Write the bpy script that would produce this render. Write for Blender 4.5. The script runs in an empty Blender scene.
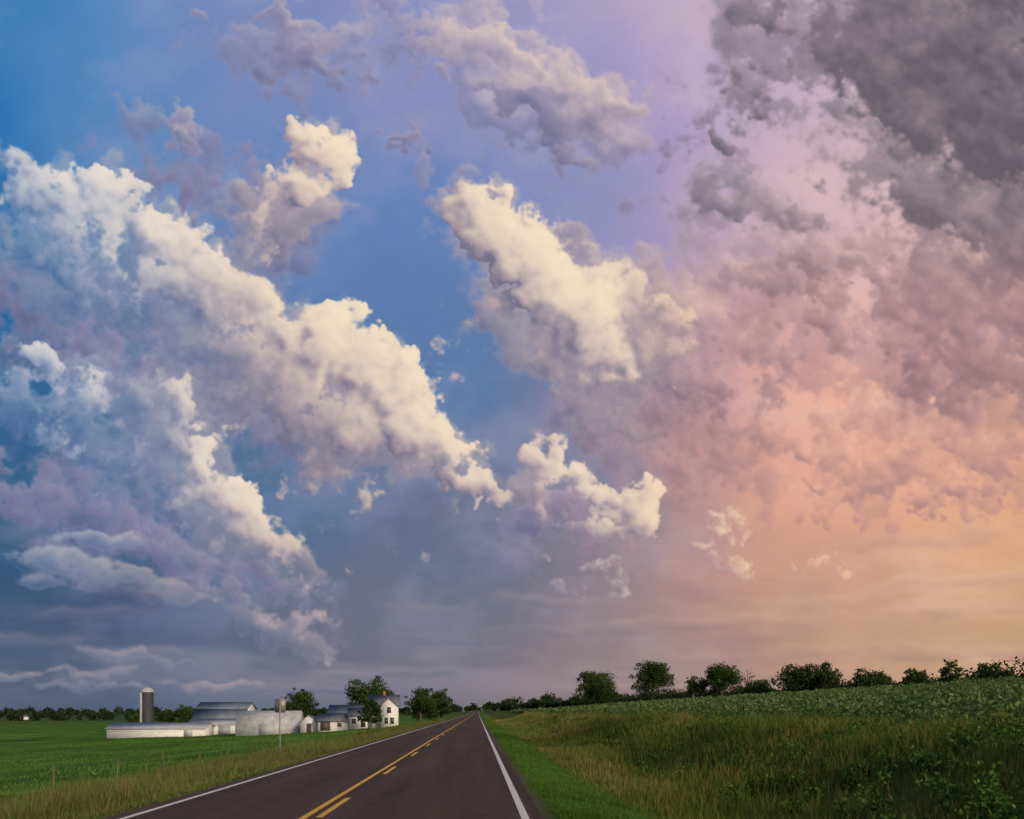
import bpy, math, numpy as np
from mathutils import Vector
R = np.random.RandomState
scene = bpy.context.scene
COL = scene.collection

# ------------------------------------------------------------------ helpers
def srgb2lin(c):
    c = np.clip(np.asarray(c, float), 0, 1)
    return np.where(c <= 0.04045, c/12.92, ((c+0.055)/1.055)**2.4)

def make_mesh(name, verts, idx, totals, colors=None, mat=None, smooth=False, link=True, parent=None):
    verts = np.asarray(verts, np.float32); idx = np.asarray(idx, np.int32).ravel(); totals = np.asarray(totals, np.int32)
    me = bpy.data.meshes.new(name)
    me.vertices.add(len(verts)); me.vertices.foreach_set("co", verts.ravel())
    me.loops.add(len(idx)); me.loops.foreach_set("vertex_index", idx)
    me.polygons.add(len(totals))
    starts = np.concatenate([[0], np.cumsum(totals)[:-1]]).astype(np.int32)
    me.polygons.foreach_set("loop_start", starts)
    me.polygons.foreach_set("loop_total", totals)
    me.update(calc_edges=True)
    if smooth:
        me.polygons.foreach_set("use_smooth", np.ones(len(totals), bool))
    if colors is not None:
        a = me.attributes.new("Col", 'FLOAT_COLOR', 'POINT')
        c = np.ones((len(verts), 4), np.float32); c[:, :3] = colors
        a.data.foreach_set("color", c.ravel())
    if mat: me.materials.append(mat)
    ob = bpy.data.objects.new(name, me)
    if link: COL.objects.link(ob)
    if parent: ob.parent = parent
    return ob

def empty(name, loc, rotz=0):
    e = bpy.data.objects.new(name, None); COL.objects.link(e)
    e.location = loc; e.rotation_euler = (0, 0, rotz); e.empty_display_size = 0.5
    return e

def new_mat(name):
    m = bpy.data.materials.new(name); m.use_nodes = True
    nt = m.node_tree; nt.nodes.clear()
    return m, nt
def N(nt, t, **kw):
    n = nt.nodes.new(t)
    for k, v in kw.items():
        if k in n.inputs: n.inputs[k].default_value = v
        else: setattr(n, k, v)
    return n
def L(nt, a, b): nt.links.new(a, b)

def mat_plain(name, color, rough=0.7, scale=2.0, var=0.25, metal=0.0, bump=0.0, stretch=(1,1,1), ribs=0.0):
    m, nt = new_mat(name)
    out = N(nt, 'ShaderNodeOutputMaterial'); b = N(nt, 'ShaderNodeBsdfPrincipled')
    b.inputs['Roughness'].default_value = rough; b.inputs['Metallic'].default_value = metal
    tc = N(nt, 'ShaderNodeTexCoord'); mp = N(nt, 'ShaderNodeMapping'); mp.inputs['Scale'].default_value = stretch
    L(nt, tc.outputs['Object'], mp.inputs['Vector'])
    no = N(nt, 'ShaderNodeTexNoise'); no.inputs['Scale'].default_value = scale; no.inputs['Detail'].default_value = 6
    L(nt, mp.outputs['Vector'], no.inputs['Vector'])
    mx = N(nt, 'ShaderNodeMix', data_type='RGBA')
    mx.inputs[6].default_value = (*[c*(1-var) for c in color], 1); mx.inputs[7].default_value = (*[min(1, c*(1+var*0.6)) for c in color], 1)
    rp = N(nt, 'ShaderNodeMapRange'); rp.inputs[1].default_value = 0.3; rp.inputs[2].default_value = 0.7
    L(nt, no.outputs['Fac'], rp.inputs[0]); L(nt, rp.outputs[0], mx.inputs[0]); L(nt, mx.outputs[2], b.inputs['Base Color'])
    if ribs > 0:
        w = N(nt, 'ShaderNodeTexWave'); w.inputs['Scale'].default_value = ribs; w.bands_direction = 'X'
        L(nt, tc.outputs['Object'], w.inputs['Vector'])
        bp = N(nt, 'ShaderNodeBump'); bp.inputs['Strength'].default_value = 0.6; bp.inputs['Distance'].default_value = 0.05
        L(nt, w.outputs['Fac'], bp.inputs['Height']); L(nt, bp.outputs['Normal'], b.inputs['Normal'])
    L(nt, b.outputs['BSDF'], out.inputs['Surface'])
    return m

def mat_foliage(name, transl=0.35):
    m, nt = new_mat(name)
    out = N(nt, 'ShaderNodeOutputMaterial'); b = N(nt, 'ShaderNodeBsdfPrincipled'); t = N(nt, 'ShaderNodeBsdfTranslucent')
    b.inputs['Roughness'].default_value = 0.75; b.inputs['Specular IOR Level'].default_value = 0.15
    a = N(nt, 'ShaderNodeAttribute', attribute_name="Col")
    geo = N(nt, 'ShaderNodeNewGeometry'); no = N(nt, 'ShaderNodeTexNoise'); no.inputs['Scale'].default_value = 1.3; no.inputs['Detail'].default_value = 3
    L(nt, geo.outputs['Position'], no.inputs['Vector'])
    hs = N(nt, 'ShaderNodeHueSaturation'); mr = N(nt, 'ShaderNodeMapRange')
    mr.inputs[1].default_value = 0.3; mr.inputs[2].default_value = 0.7; mr.inputs[3].default_value = 0.75; mr.inputs[4].default_value = 1.25
    L(nt, no.outputs['Fac'], mr.inputs[0]); L(nt, mr.outputs[0], hs.inputs['Value']); L(nt, a.outputs['Color'], hs.inputs['Color'])
    L(nt, hs.outputs['Color'], b.inputs['Base Color']); L(nt, hs.outputs['Color'], t.inputs['Color'])
    mx = N(nt, 'ShaderNodeMixShader'); mx.inputs[0].default_value = transl
    L(nt, b.outputs[0], mx.inputs[1]); L(nt, t.outputs[0], mx.inputs[2]); L(nt, mx.outputs[0], out.inputs['Surface'])
    return m

def smooth(a, b, x):
    t = np.clip((x-a)/(b-a), 0, 1); return t*t*(3-2*t)

# ------------------------------------------------------------------ world + sun
SUN_EL, SUN_AZ = math.radians(19), math.radians(145)     # azimuth measured clockwise from +Y (road direction)
w = bpy.data.worlds.new("World"); scene.world = w; w.use_nodes = True
nt = w.node_tree; nt.nodes.clear()
sky = N(nt, 'ShaderNodeTexSky', sky_type='NISHITA'); sky.sun_disc = False
sky.sun_elevation = SUN_EL; sky.sun_rotation = SUN_AZ; sky.dust_density = 3.5; sky.ozone_density = 1.0
bg = N(nt, 'ShaderNodeBackground'); bg.inputs['Strength'].default_value = 0.10
wo = N(nt, 'ShaderNodeOutputWorld'); L(nt, sky.outputs[0], bg.inputs[0]); L(nt, bg.outputs[0], wo.inputs[0])
sl = bpy.data.lights.new("sun", 'SUN'); sl.energy = 2.2; sl.angle = math.radians(7); sl.color = (1, 0.80, 0.56)
so = bpy.data.objects.new("sun", sl); COL.objects.link(so)
sd = Vector((math.sin(SUN_AZ)*math.cos(SUN_EL), math.cos(SUN_AZ)*math.cos(SUN_EL), math.sin(SUN_EL)))
so.rotation_euler = sd.to_track_quat('Z', 'Y').to_euler(); so.location = (60, -20, 40)

# ------------------------------------------------------------------ camera (level, rising front: verticals stay upright)
cam = bpy.data.cameras.new("camera"); cam.lens = 26.6; cam.sensor_width = 36; cam.shift_y = 0.2954; cam.clip_end = 60000; cam.clip_start = 0.05
co = bpy.data.objects.new("camera", cam); COL.objects.link(co)
co.location = (0, 0, 1.85); co.rotation_euler = (math.radians(90), 0, math.radians(-2.6)); scene.camera = co

# ------------------------------------------------------------------ sky backdrop (spherical patch 20 km out)
X0, X1, Y0, Y1 = -120, 1144, -100, 726
gx = np.arange(X0, X1+1, 1.0); gy = np.arange(Y0, Y1+1, 1.0)
W_, H_ = len(gx), len(gy)
XX, YY = np.meshgrid(gx, gy)
fy_ = np.fft.fftfreq(H_)[:, None]; fx_ = np.fft.rfftfreq(W_)[None, :]
def blur(a, s):
    pad = int(3*s)+1
    ap = np.pad(a, pad, mode='edge')
    f1 = np.fft.fftfreq(ap.shape[0])[:, None]; f2 = np.fft.rfftfreq(ap.shape[1])[None, :]
    return np.fft.irfft2(np.fft.rfft2(ap)*np.exp(-2*(math.pi*s)**2*(f1**2+f2**2)), s=ap.shape)[pad:-pad, pad:-pad]
def snoise(seed, beta, lmin, lmax, ax=1.0, ay=1.0):
    """fractal noise with a power-law spectrum; ax, ay > 1 stretch the pattern along that axis"""
    n = R(seed).randn(H_, W_)
    fr = np.sqrt((fy_*ay)**2+(fx_*ax)**2)+1e-9
    filt = fr**(-beta/2)*np.exp(-(fr*lmin)**2*0.7)*(1-np.exp(-(fr*lmax)**2))
    o = np.fft.irfft2(np.fft.rfft2(n)*filt, s=n.shape)
    return o/o.std()
def sample(a, x, y):
    x = np.clip(x-X0, 0, W_-1.001); y = np.clip(y-Y0, 0, H_-1.001)
    i = x.astype(int); j = y.astype(int); fx = x-i; fy = y-j
    return (a[j, i]*(1-fx)+a[j, i+1]*fx)*(1-fy)+(a[j+1, i]*(1-fx)+a[j+1, i+1]*fx)*fy

base_pts = [(0,0,62,126,182),(100,60,92,140,196),(0,130,38,112,176),(250,60,116,136,186),(400,60,138,144,192),(400,200,102,132,186),
(400,280,94,127,176),(560,60,156,152,194),(650,150,172,154,194),(700,60,190,167,202),(780,60,197,172,196),(800,130,209,180,194),
(600,220,148,146,190),(720,220,194,164,192),(850,160,212,182,190),(850,230,224,186,186),(950,330,228,178,166),(700,350,194,156,172),
(800,400,236,172,156),(900,480,240,178,146),(1000,500,234,174,134),(720,480,194,148,146),(600,480,127,126,148),(560,420,114,125,160),
(440,350,90,121,168),(300,470,84,113,150),(450,560,104,114,141),(180,450,76,111,150),(80,450,64,105,146),(0,450,48,94,138),
(0,300,42,104,158),(150,130,98,135,184),(0,560,58,92,130),(100,640,74,97,128),(250,680,94,107,130),(400,640,110,112,133),(600,640,144,125,130),
(800,620,188,150,132),(950,560,218,166,130),(1000,630,200,158,122),(1024,600,210,168,124),(900,665,178,146,124),(700,670,150,130,126),
(500,695,124,116,122),(350,700,112,110,124),(100,695,86,97,118),(0,705,88,100,118),(1024,680,168,144,122),(1024,200,196,166,172),
(1024,0,158,146,155),(540,180,124,138,188),(300,280,98,128,180),(650,560,162,134,140),(780,530,218,160,142),(850,560,216,163,134),(880,420,240,176,150)]
base = np.zeros((H_, W_, 3)); ws = np.zeros((H_, W_))
wx = XX+16*snoise(1, 3.6, 40, 250); wy = YY+12*snoise(2, 3.6, 40, 250)
for (x, y, r, g, b) in base_pts:
    d2 = (wx-x)**2+(wy-y)**2
    k = np.exp(-d2/(2*62.0**2))+1e-5/(1+d2/1e4)
    ws += k; base += k[..., None]*np.array([r, g, b])/255.0
base /= ws[..., None]
warm = smooth(420, 900, XX)[..., None]
veilc = (1-warm)*np.array([0.64, 0.64, 0.75])+warm*np.array([0.96, 0.80, 0.72])
fadeh = smooth(720, 600, YY)
st = snoise(5, 3.6, 6, 260, ax=1.3, ay=.9)
va = (0.27*smooth(-0.4, 2.0, st)*fadeh)[..., None]
base = base*(1-va)+veilc*va
# flat haze layers near the horizon
def rot_layers(seed, k): return snoise(seed, 3.4, 5, 260, ax=k, ay=1.0)
st = rot_layers(6, 4.0); zone = smooth(470, 600, YY)*smooth(716, 680, YY)
va = (0.38*smooth(-.2, 1.8, st)*zone)[..., None]; base = base*(1-va)+base*np.array([.80, .79, .88])*va
st = rot_layers(7, 4.0)
va = (0.32*smooth(0.1, 1.8, st)*zone)[..., None]; base = base*(1-va)+((1-warm)*np.array([.66, .60, .66])+warm*np.array([.93, .77, .66]))*va

def splat(blobs, seed, dens, rmin, rmax):
    H = np.zeros((H_, W_)); B = np.full((H_, W_), 0.6); rs = R(seed)
    for (cx, cy, rx, ry, ang, br) in blobs:
        n = int(dens*(16+rx*ry*0.035)); ca, sa = math.cos(math.radians(ang)), math.sin(math.radians(ang))
        for k in range(n):
            u = rs.rand()**0.55; th = rs.rand()*2*math.pi
            ex, ey = u*rx*math.cos(th), u*ry*math.sin(th)
            x = cx+ex*ca-ey*sa; y = cy+ex*sa+ey*ca
            r = rmin+(min(rmax, 0.55*min(rx, ry)+4)-rmin)*(rs.rand()**1.6)
            r = max(3.0, r*(1.2-0.6*u))
            z0 = (1-u*u)*min(rx, ry)*0.5
            i0, i1 = int(x-r-X0), int(x+r-X0)+2; j0, j1 = int(y-r-Y0), int(y+r-Y0)+2
            i0 = max(i0, 0); j0 = max(j0, 0); i1 = min(i1, W_); j1 = min(j1, H_)
            if i1 <= i0 or j1 <= j0: continue
            dx = gx[i0:i1][None, :]-x; dy = gy[j0:j1][:, None]-y
            q = r*r-dx*dx-dy*dy
            h = np.where(q > 0, z0+np.sqrt(np.maximum(q, 0)), 0)
            s = H[j0:j1, i0:i1]; m = h > s
            s[m] = h[m]; B[j0:j1, i0:i1][m] = br+rs.uniform(-.05, .05)
    return H, B

def selfshadow(H, lv, slope, steps=(4, 8, 13, 19, 27, 36)):
    n = math.hypot(*lv); ux, uy = lv[0]/n, lv[1]/n; occ = np.zeros_like(H)
    for k in steps:
        occ = np.maximum(occ, (sample(H, XX+ux*k, YY+uy*k)-H-slope*k)/(6+.35*k))
    return np.clip(occ, 0, 1)

def cumulus(img, blobs, seed, dens, warpamp, ramp, lv, soft=1.6, opac=0.96, rmin=5, rmax=32, e0=9.5, e1=36.0, relief=1.0, bs=11):
    H, B = splat(blobs, seed, dens, rmin, rmax)
    ax = warpamp*(1.0*snoise(seed+1, 3.6, 12, 90)+0.34*snoise(seed+2, 3.3, 3.5, 26))
    ay = warpamp*(1.0*snoise(seed+3, 3.6, 12, 90)+0.34*snoise(seed+4, 3.3, 3.5, 26))
    hard = smooth(.46, .76, blur(B*(H > 0)+.6*(H <= 0), 11))
    Hb = blur(H, soft)*hard+blur(H, 6)*(1-hard)
    Hw = sample(Hb, XX+ax, YY+ay); Bw = sample(blur(B, bs), XX+ax, YY+ay); hw = sample(hard, XX+ax, YY+ay)
    det = snoise(seed+5, 3.0, 3, 60); m0 = smooth(0, 12, Hw)
    bil = 1-np.abs(snoise(seed+6, 2.9, 9, 36))
    ed = e0*hw+e1*(1-hw)
    ed = ed*(1+1.8*smooth(.0, 1.5, snoise(seed+7, 3.6, 20, 140)))
    al = smooth(0.04, 1.05, (Hw+ed*0.32*det*smooth(0, 3, Hw))/ed)
    Hd = Hw+(1.1*det+2.0*bil)*m0
    sh = 0
    for s, wgt in ((1.6, 0.20), (4, 0.46), (10, 0.80), (26, 1.0)):
        hb = blur(Hd, s); dy, dx = np.gradient(hb)
        sh = sh+wgt*((dx*-lv[0]-dy*lv[1])/np.sqrt(1+dx*dx+dy*dy))
    occ = blur(selfshadow(blur(Hd, 1.5), lv, .32), 2.4)
    t = Bw-.06+relief*(0.36*sh*(.55+.45*hw)-.32*occ*(.4+.6*hw)+0.012*(Hd-blur(Hd, 8)))+.05*snoise(seed+8, 3.4, 6, 110)
    t = np.where(t > .70, .70+.30*np.tanh((t-.70)/.42), t)
    a_ = (al*opac)[..., None]
    img[:] = img*(1-a_)+ramp(t, XX, YY)*a_

def stratus(img, blobs, seed, ramp, lv, opac=.85, warpamp=22, lo=.28, hi=.85, nz=.34, relief=1.0, sz=1.0, flat=1.0, fray=1.0):
    wx = XX+warpamp*snoise(seed+1, 3.4, 14, 130)+.25*warpamp*snoise(seed+2, 3.2, 5, 40)
    wy = YY+flat*(warpamp*.8*snoise(seed+3, 3.4, 14, 130)+.25*warpamp*snoise(seed+4, 3.2, 5, 40))
    F = np.zeros((H_, W_)); Bs = np.zeros((H_, W_)); Wt = np.full((H_, W_), 1e-4)
    for (cx, cy, rx, ry, ang, br) in blobs:
        ca, sa = math.cos(math.radians(ang)), math.sin(math.radians(ang)); dx, dy = wx-cx, wy-cy
        q = ((dx*ca+dy*sa)/(rx*sz))**2+((-dx*sa+dy*ca)/(ry*sz))**2; g = np.exp(-q*.9)
        F = F+g*(1-F*.6); Bs += g*br; Wt += g
    v = F+nz*(.75*snoise(seed+5, 3.5, 6, 120, ax=fray)+.35*snoise(seed+6, 3.1, 4, 34, ax=fray))*np.clip(F*1.6, 0, 1)
    al = smooth(lo, hi, v)
    sh = 0
    for s, wgt in ((2.0, 4), (6, 10), (16, 18)):
        dy, dx = np.gradient(blur(v, s)); sh = sh+wgt*(dx*-lv[0]-dy*lv[1])
    t = Bs/Wt+relief*(.30*np.tanh(sh*1.1)-.10*(v-blur(v, 14)))+.03*snoise(seed+8, 3.2, 4, 70)
    t = t+.16*(1-al)-.05*smooth(.8, 1.4, v)
    a_ = (al*opac)[..., None]
    img[:] = img*(1-a_)+ramp(np.clip(t, 0, 1), XX, YY)*a_

def ramp3(t, c0, c1, c2):
    t = np.clip(t, 0, 1)[..., None]
    a = np.clip(t*2, 0, 1); b = np.clip(t*2-1, 0, 1)
    return (c0*(1-a)+c1*a)*(1-b)+c2*b
def A(*c): return np.array(c)/255.0
def rampL(t, X, Y):
    cool = smooth(330, 20, X)[..., None]; hot = smooth(580, 820, X)[..., None]; low = smooth(510, 620, Y)[..., None]*smooth(700, 500, X)[..., None]
    c0 = A(116,112,138)*(1-cool)+A(80,111,158)*cool; c0 = c0*(1-hot)+A(158,122,130)*hot
    c1 = A(184,166,168)*(1-cool)+A(150,163,188)*cool; c1 = c1*(1-hot)+A(222,176,158)*hot
    c2 = A(252,230,200)*(1-cool)+A(238,227,218)*cool; c2 = c2*(1-hot)+A(250,208,166)*hot
    c2 = c2*(1-low)+A(200,174,170)*low; c1 = c1*(1-low*0.8)+A(146,140,157)*low*0.8; c0 = c0*(1-low*.8)+A(100,111,138)*low*.8
    return ramp3(t, c0, c1, c2)
def rampH(t, X, Y):     # low haze bars
    hot = smooth(420, 820, X)[..., None]
    c0 = A(92,104,132)*(1-hot)+A(166,130,126)*hot; c1 = A(132,130,148)*(1-hot)+A(204,160,142)*hot; c2 = A(192,170,168)*(1-hot)+A(232,192,160)*hot
    return ramp3(t, c0, c1, c2)
def rampS(t, X, Y):
    hot = smooth(480, 820, X)[..., None]; top = smooth(340, 160, Y)[..., None]; low = smooth(330, 470, Y)[..., None]; tc = smooth(220, 60, Y)[..., None]
    c0 = A(106,108,144)*(1-hot)+(A(94,88,98)*top+A(138,110,120)*(1-top))*hot
    c1 = A(152,144,172)*(1-hot)+(A(150,134,144)*top+A(190,150,152)*(1-top))*hot
    c2 = (A(228,204,192)*tc+A(216,194,192)*(1-tc))*(1-hot)+(A(226,198,190)*top+A(246,200,176)*(1-top))*hot
    c1 = c1*(1-low*hot)+A(214,160,146)*low*hot; c0 = c0*(1-low*hot)+A(162,126,128)*low*hot
    return ramp3(t, c0, c1, c2)

shade_blobs = [ # mauve / grey shadowed clouds: x, y, rx, ry, angle, brightness
 (190,160,52,26,25,.30),(240,205,34,30,40,.35),(255,255,36,44,60,.28),(170,120,26,12,20,.6),(40,300,60,34,30,.30),(110,340,90,40,30,.34),(200,380,80,40,30,.32),(290,410,70,34,35,.34),
 (320,66,60,16,10,.42),(290,30,70,12,0,.5),(430,30,60,20,10,.62),(405,135,20,9,20,.4),(500,46,56,28,30,.82),(545,84,54,28,25,.74),(600,110,34,24,0,.74),(480,12,40,20,20,.74),(560,130,44,18,20,.40),(520,110,40,16,25,.42),
 (450,190,26,24,0,.55),(640,310,56,42,30,.62),(690,322,26,22,0,.78),(640,375,60,34,10,.34),(690,415,66,28,15,.04),(735,440,50,20,10,.26),(620,430,44,20,20,.42),(700,465,60,20,10,.5),
 (870,20,110,40,10,.26),(960,60,120,56,15,.16),(1040,80,100,76,10,.12),(1005,140,84,44,18,.08),(820,50,60,20,15,.46),(930,112,54,24,10,.40),(990,215,84,38,15,.24),(1050,270,70,50,0,.24),(925,185,42,18,20,.5),
 (1020,330,60,34,10,.26),(960,300,50,26,20,.34),
 (745,95,34,15,20,.36),(706,130,27,15,10,.24),(722,195,52,22,-14,.44),(790,212,30,18,0,.44),(780,288,66,30,12,.34),(738,262,34,17,30,.74),(850,325,38,15,20,.55),
 (910,290,50,22,15,.44),(985,365,64,28,10,.30),(925,385,50,21,0,.02),(1005,425,60,30,0,.32),(1000,470,60,14,0,.45),(870,415,50,15,10,.68),(880,472,48,15,-5,.38),(800,455,42,13,0,.66),(810,380,44,14,15,.5),(770,345,40,14,20,.45),
 (850,250,34,12,10,.62),(880,350,34,12,10,.66),(940,440,44,12,0,.6),(840,500,50,9,-4,.5),(960,505,56,10,-4,.42),
 (20,500,60,26,20,.30),(120,500,90,30,25,.28),(220,570,80,20,20,.3),(560,520,60,20,10,.35),
]
streak_blobs = [(1020,525,110,12,-3,.55),(880,545,130,10,-3,.35),(970,580,120,9,-4,.7),(930,612,130,8,-3,.6),(800,600,110,8,-2,.4),(700,625,130,8,0,.4),(560,600,90,8,2,.4),(860,650,160,7,-1,.35),(1000,655,110,6,-2,.3),(740,660,130,6,0,.35),
 (180,600,64,8,8,.45),(130,655,44,6,0,.4),(200,655,60,6,8,.42),(70,612,74,6,2,.35),(450,640,90,5,1,.4),(560,632,80,5,0,.35),(30,640,80,6,1,.4),(430,612,64,6,2,.45),(300,690,90,5,0,.4),(620,690,120,5,0,.4),(400,672,110,5,0,.45)]
bar_blobs = [(50,560,50,9,6,.60),(100,572,56,10,10,.66),(160,590,44,9,12,.6),(60,583,40,6,8,.5),(105,540,56,7,3,.5),(150,575,36,8,14,.55),(50,673,84,6,1,.62),(85,688,90,4,1,.5),(212,686,46,4,0,.70),(20,672,40,5,0,.6),(110,655,30,7,0,.45),(180,665,30,6,10,.45)]
lit_blobs = [
 (20,160,24,16,30,.62),(60,195,46,28,25,.74),(108,200,42,28,20,.82),(150,235,50,32,30,.76),(90,262,70,40,25,.54),(30,245,46,28,20,.50),(185,280,58,34,35,.72),(120,305,60,28,20,.36),
 (225,300,46,30,20,.68),(235,355,60,34,30,.44),(275,325,42,26,30,.76),(318,338,42,38,30,.90),(352,352,40,34,30,.90),(395,385,36,32,30,.92),(300,400,60,38,40,.46),(345,430,50,38,20,.54),
 (322,464,28,24,20,.66),(415,422,38,30,40,.84),(448,460,34,26,30,.82),(472,490,20,16,20,.86),(497,503,10,8,0,.7),(355,492,14,12,0,.62),(180,335,40,18,30,.36),(375,510,9,9,0,.55),
 (320,152,30,30,-10,.96),(300,184,34,26,-20,.88),(272,208,28,24,-30,.62),(250,240,24,22,-20,.38),(300,130,16,14,0,.9),(180,120,24,9,20,.6),
 (48,355,22,15,10,.76),(80,388,28,24,30,.62),(88,428,14,12,0,.5),(10,380,20,30,0,.42),(6,330,14,10,0,.6),(30,400,36,20,20,.38),(60,420,40,20,20,.32),
 (145,400,34,22,20,.44),(180,398,28,28,0,.64),(160,440,44,24,20,.42),(198,466,30,28,40,.80),(226,498,28,26,30,.82),(247,526,32,22,30,.64),(280,543,26,18,40,.66),(200,530,46,22,20,.38),(130,470,50,20,25,.34),
 (300,565,22,16,30,.58),(314,590,20,16,30,.60),(235,600,34,12,30,.62),(262,622,32,12,30,.54),(310,632,34,11,15,.66),(330,648,18,7,0,.55),
 (466,205,36,22,-20,.72),(490,226,38,32,30,.90),(522,255,44,38,40,.95),(550,290,50,40,40,.93),(588,320,46,42,30,.94),(606,354,38,30,30,.90),(560,355,50,26,30,.60),(636,305,34,34,0,.54),(505,212,24,14,10,.76),(580,265,34,20,20,.60),(655,345,34,26,0,.50),
 (440,345,10,16,10,.66),(460,372,7,7,0,.5),(488,305,24,16,0,.58),(514,352,16,11,-60,.66),(470,330,18,9,0,.45),(565,232,30,12,20,.5),(688,322,12,14,0,.70),(500,330,22,12,30,.5),
 (612,415,34,16,20,.54),(650,385,30,16,10,.42),
 (538,458,22,20,30,.78),(544,488,32,18,20,.76),(580,486,24,17,0,.70),(602,508,34,20,10,.76),(642,506,30,24,0,.94),(628,532,26,14,0,.72),(562,510,30,10,10,.6),
 (542,551,16,6,5,.7),(600,574,20,8,10,.66),(622,588,9,8,0,.6),(575,590,22,7,10,.6),(420,564,15,6,5,.62),
 (706,532,16,15,0,.80),(720,553,24,13,20,.76),(750,568,30,7,5,.78),(739,520,12,9,0,.60),(846,571,24,8,0,.74),(815,566,10,5,0,.6),
 (232,432,14,8,0,.6),(290,486,9,7,0,.5),(335,530,9,6,0,.5),(385,545,10,4,0,.4),(530,210,14,8,0,.5),
]
img = base.copy()
stratus(img, shade_blobs, 40, rampS, (0.3, -0.6), opac=.58, warpamp=20, lo=.12, hi=.90, sz=1.28, relief=.9, nz=.42)
stratus(img, shade_blobs, 50, rampS, (0.3, -0.6), opac=.82, warpamp=14, lo=.34, hi=.92, sz=1.06, nz=.38, relief=1.1)
stratus(img, streak_blobs, 60, rampH, (0.1, -0.8), opac=.46, warpamp=9, lo=.05, hi=1.1, nz=.35, flat=.25, fray=3)
stratus(img, bar_blobs, 65, rampL, (0.1, -0.8), opac=.62, warpamp=8, lo=.15, hi=1.0, nz=.5, flat=.5, fray=1.6)
stratus(img, [(x-4, y+6, rx*1.12, ry*1.08, a, b*.58) for (x, y, rx, ry, a, b) in lit_blobs if rx > 20 and not (x > 560 and y > 480)], 70, rampL, (0.3, -0.5), opac=.72, warpamp=10, lo=.25, hi=.9, nz=.3)
cumulus(img, lit_blobs, 90, 1.0, 6.5, rampL, (0.55, -0.6))
img = np.clip(img, 0, 1)
lin = srgb2lin(img).reshape(-1, 3)

AZ0, F0, HZ = math.radians(2.6), 757.0, 712.0     # bearing of the chart axis, chart units per unit tangent, horizon row
fw = np.array([math.sin(AZ0), math.cos(AZ0), 0]); rt = np.array([math.cos(AZ0), -math.sin(AZ0), 0]); up = np.array([0, 0, 1.0])
D = fw[None]+((XX.ravel()-512)/F0)[:, None]*rt[None]-((YY.ravel()-HZ)/F0)[:, None]*up[None]
D /= np.linalg.norm(D, axis=1)[:, None]
ii = np.arange(H_*W_).reshape(H_, W_)
q = np.stack([ii[:-1, :-1], ii[1:, :-1], ii[1:, 1:], ii[:-1, 1:]], -1).reshape(-1, 4)
m, nt = new_mat("sky_glow")
out = N(nt, 'ShaderNodeOutputMaterial'); em = N(nt, 'ShaderNodeEmission'); a = N(nt, 'ShaderNodeAttribute', attribute_name="Col")
geo = N(nt, 'ShaderNodeNewGeometry'); no = N(nt, 'ShaderNodeTexNoise'); no.inputs['Scale'].default_value = 0.002; no.inputs['Detail'].default_value = 4
L(nt, geo.outputs['Position'], no.inputs['Vector'])
mr = N(nt, 'ShaderNodeMapRange'); mr.inputs[1].default_value = .25; mr.inputs[2].default_value = .75; mr.inputs[3].default_value = .97; mr.inputs[4].default_value = 1.01
L(nt, no.outputs['Fac'], mr.inputs[0]); L(nt, a.outputs['Color'], em.inputs['Color']); L(nt, mr.outputs[0], em.inputs['Strength']); L(nt, em.outputs[0], out.inputs['Surface'])
try: m.cycles.emission_sampling = 'NONE'
except Exception as e: print(e)
make_mesh("sky", D*20000, q, np.full(len(q), 4), lin, m)

# ------------------------------------------------------------------ terrain
RE, LE = 1.15, -6.5       # pavement edges
def zroad(y, x=0):
    return 4.2*smooth(320, 1100, y)*np.exp(-(np.asarray(x)/260.0)**2)
_un = R(7); _ph = _un.rand(12)*6.28; _k = _un.uniform(.15, .9, 12); _a = _un.rand(12)*6.28
def undul(x, y):
    o = 0
    for p, k, a in zip(_ph, _k, _a): o = o+np.sin(k*(x*np.cos(a)+y*np.sin(a))+p)
    return o/12
def hfun(x, y):
    x = np.asarray(x, float); y = np.asarray(y, float)
    s = np.maximum(x-RE, 0); l = np.maximum(LE-x, 0)
    right = -0.6*smooth(0.3, 4.0, s)+1.75*smooth(4.2, 11.5, s)+3.0*smooth(11, 75, s)+1.0*np.clip((s-11)/64, 0, 1)
    right = right*np.where(y > 900, np.exp(-np.maximum(y-900, 0)/900), 1)
    left = -0.15*smooth(0.2, 2, l)-4.9*(1-np.exp(-l/40))
    un = undul(x, y)*0.35*smooth(1.5, 7, s+l)
    return right+left+un-0.014+zroad(y, x)
def geomspace(a, b, step, g):
    o = [a]; s = step
    while o[-1] < b: o.append(o[-1]+s); s *= g
    return o
xs_r = geomspace(RE, 12000, .3, 1.035); xs_l = [-(v) for v in geomspace(-LE, 12000, .3, 1.035)]
xs = np.array(sorted(xs_l+[-4.5, -2.8, -1.0, 0.4]+xs_r))
ys_road = geomspace(-4, 1500, .5, 1.012)
ys = np.array(sorted([-v for v in geomspace(4.5, 4000, 1.5, 1.12)]+ys_road+geomspace(ys_road[-1]+25, 15000, 40, 1.08)))
GX, GY = np.meshgrid(xs, ys)
GZ = hfun(GX, GY)
gxr, gyr = GX.ravel(), GY.ravel()
turf = np.array([.055, .125, .016]); past = np.array([.066, .155, .020]); dry = np.array([.125, .112, .030]); crop = np.array([.045, .055, .022]); far = np.array([.05, .085, .028])
s = gxr-RE; l = LE-gxr
c = np.where((s > 0)[:, None], turf, past)
k = (smooth(2.0, 3.6, s)*smooth(11, 8, s))[:, None]; c = c*(1-k)+(dry*.6+turf*.4)*k
k = smooth(11, 13, s)[:, None]; c = c*(1-k)+crop*k
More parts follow.
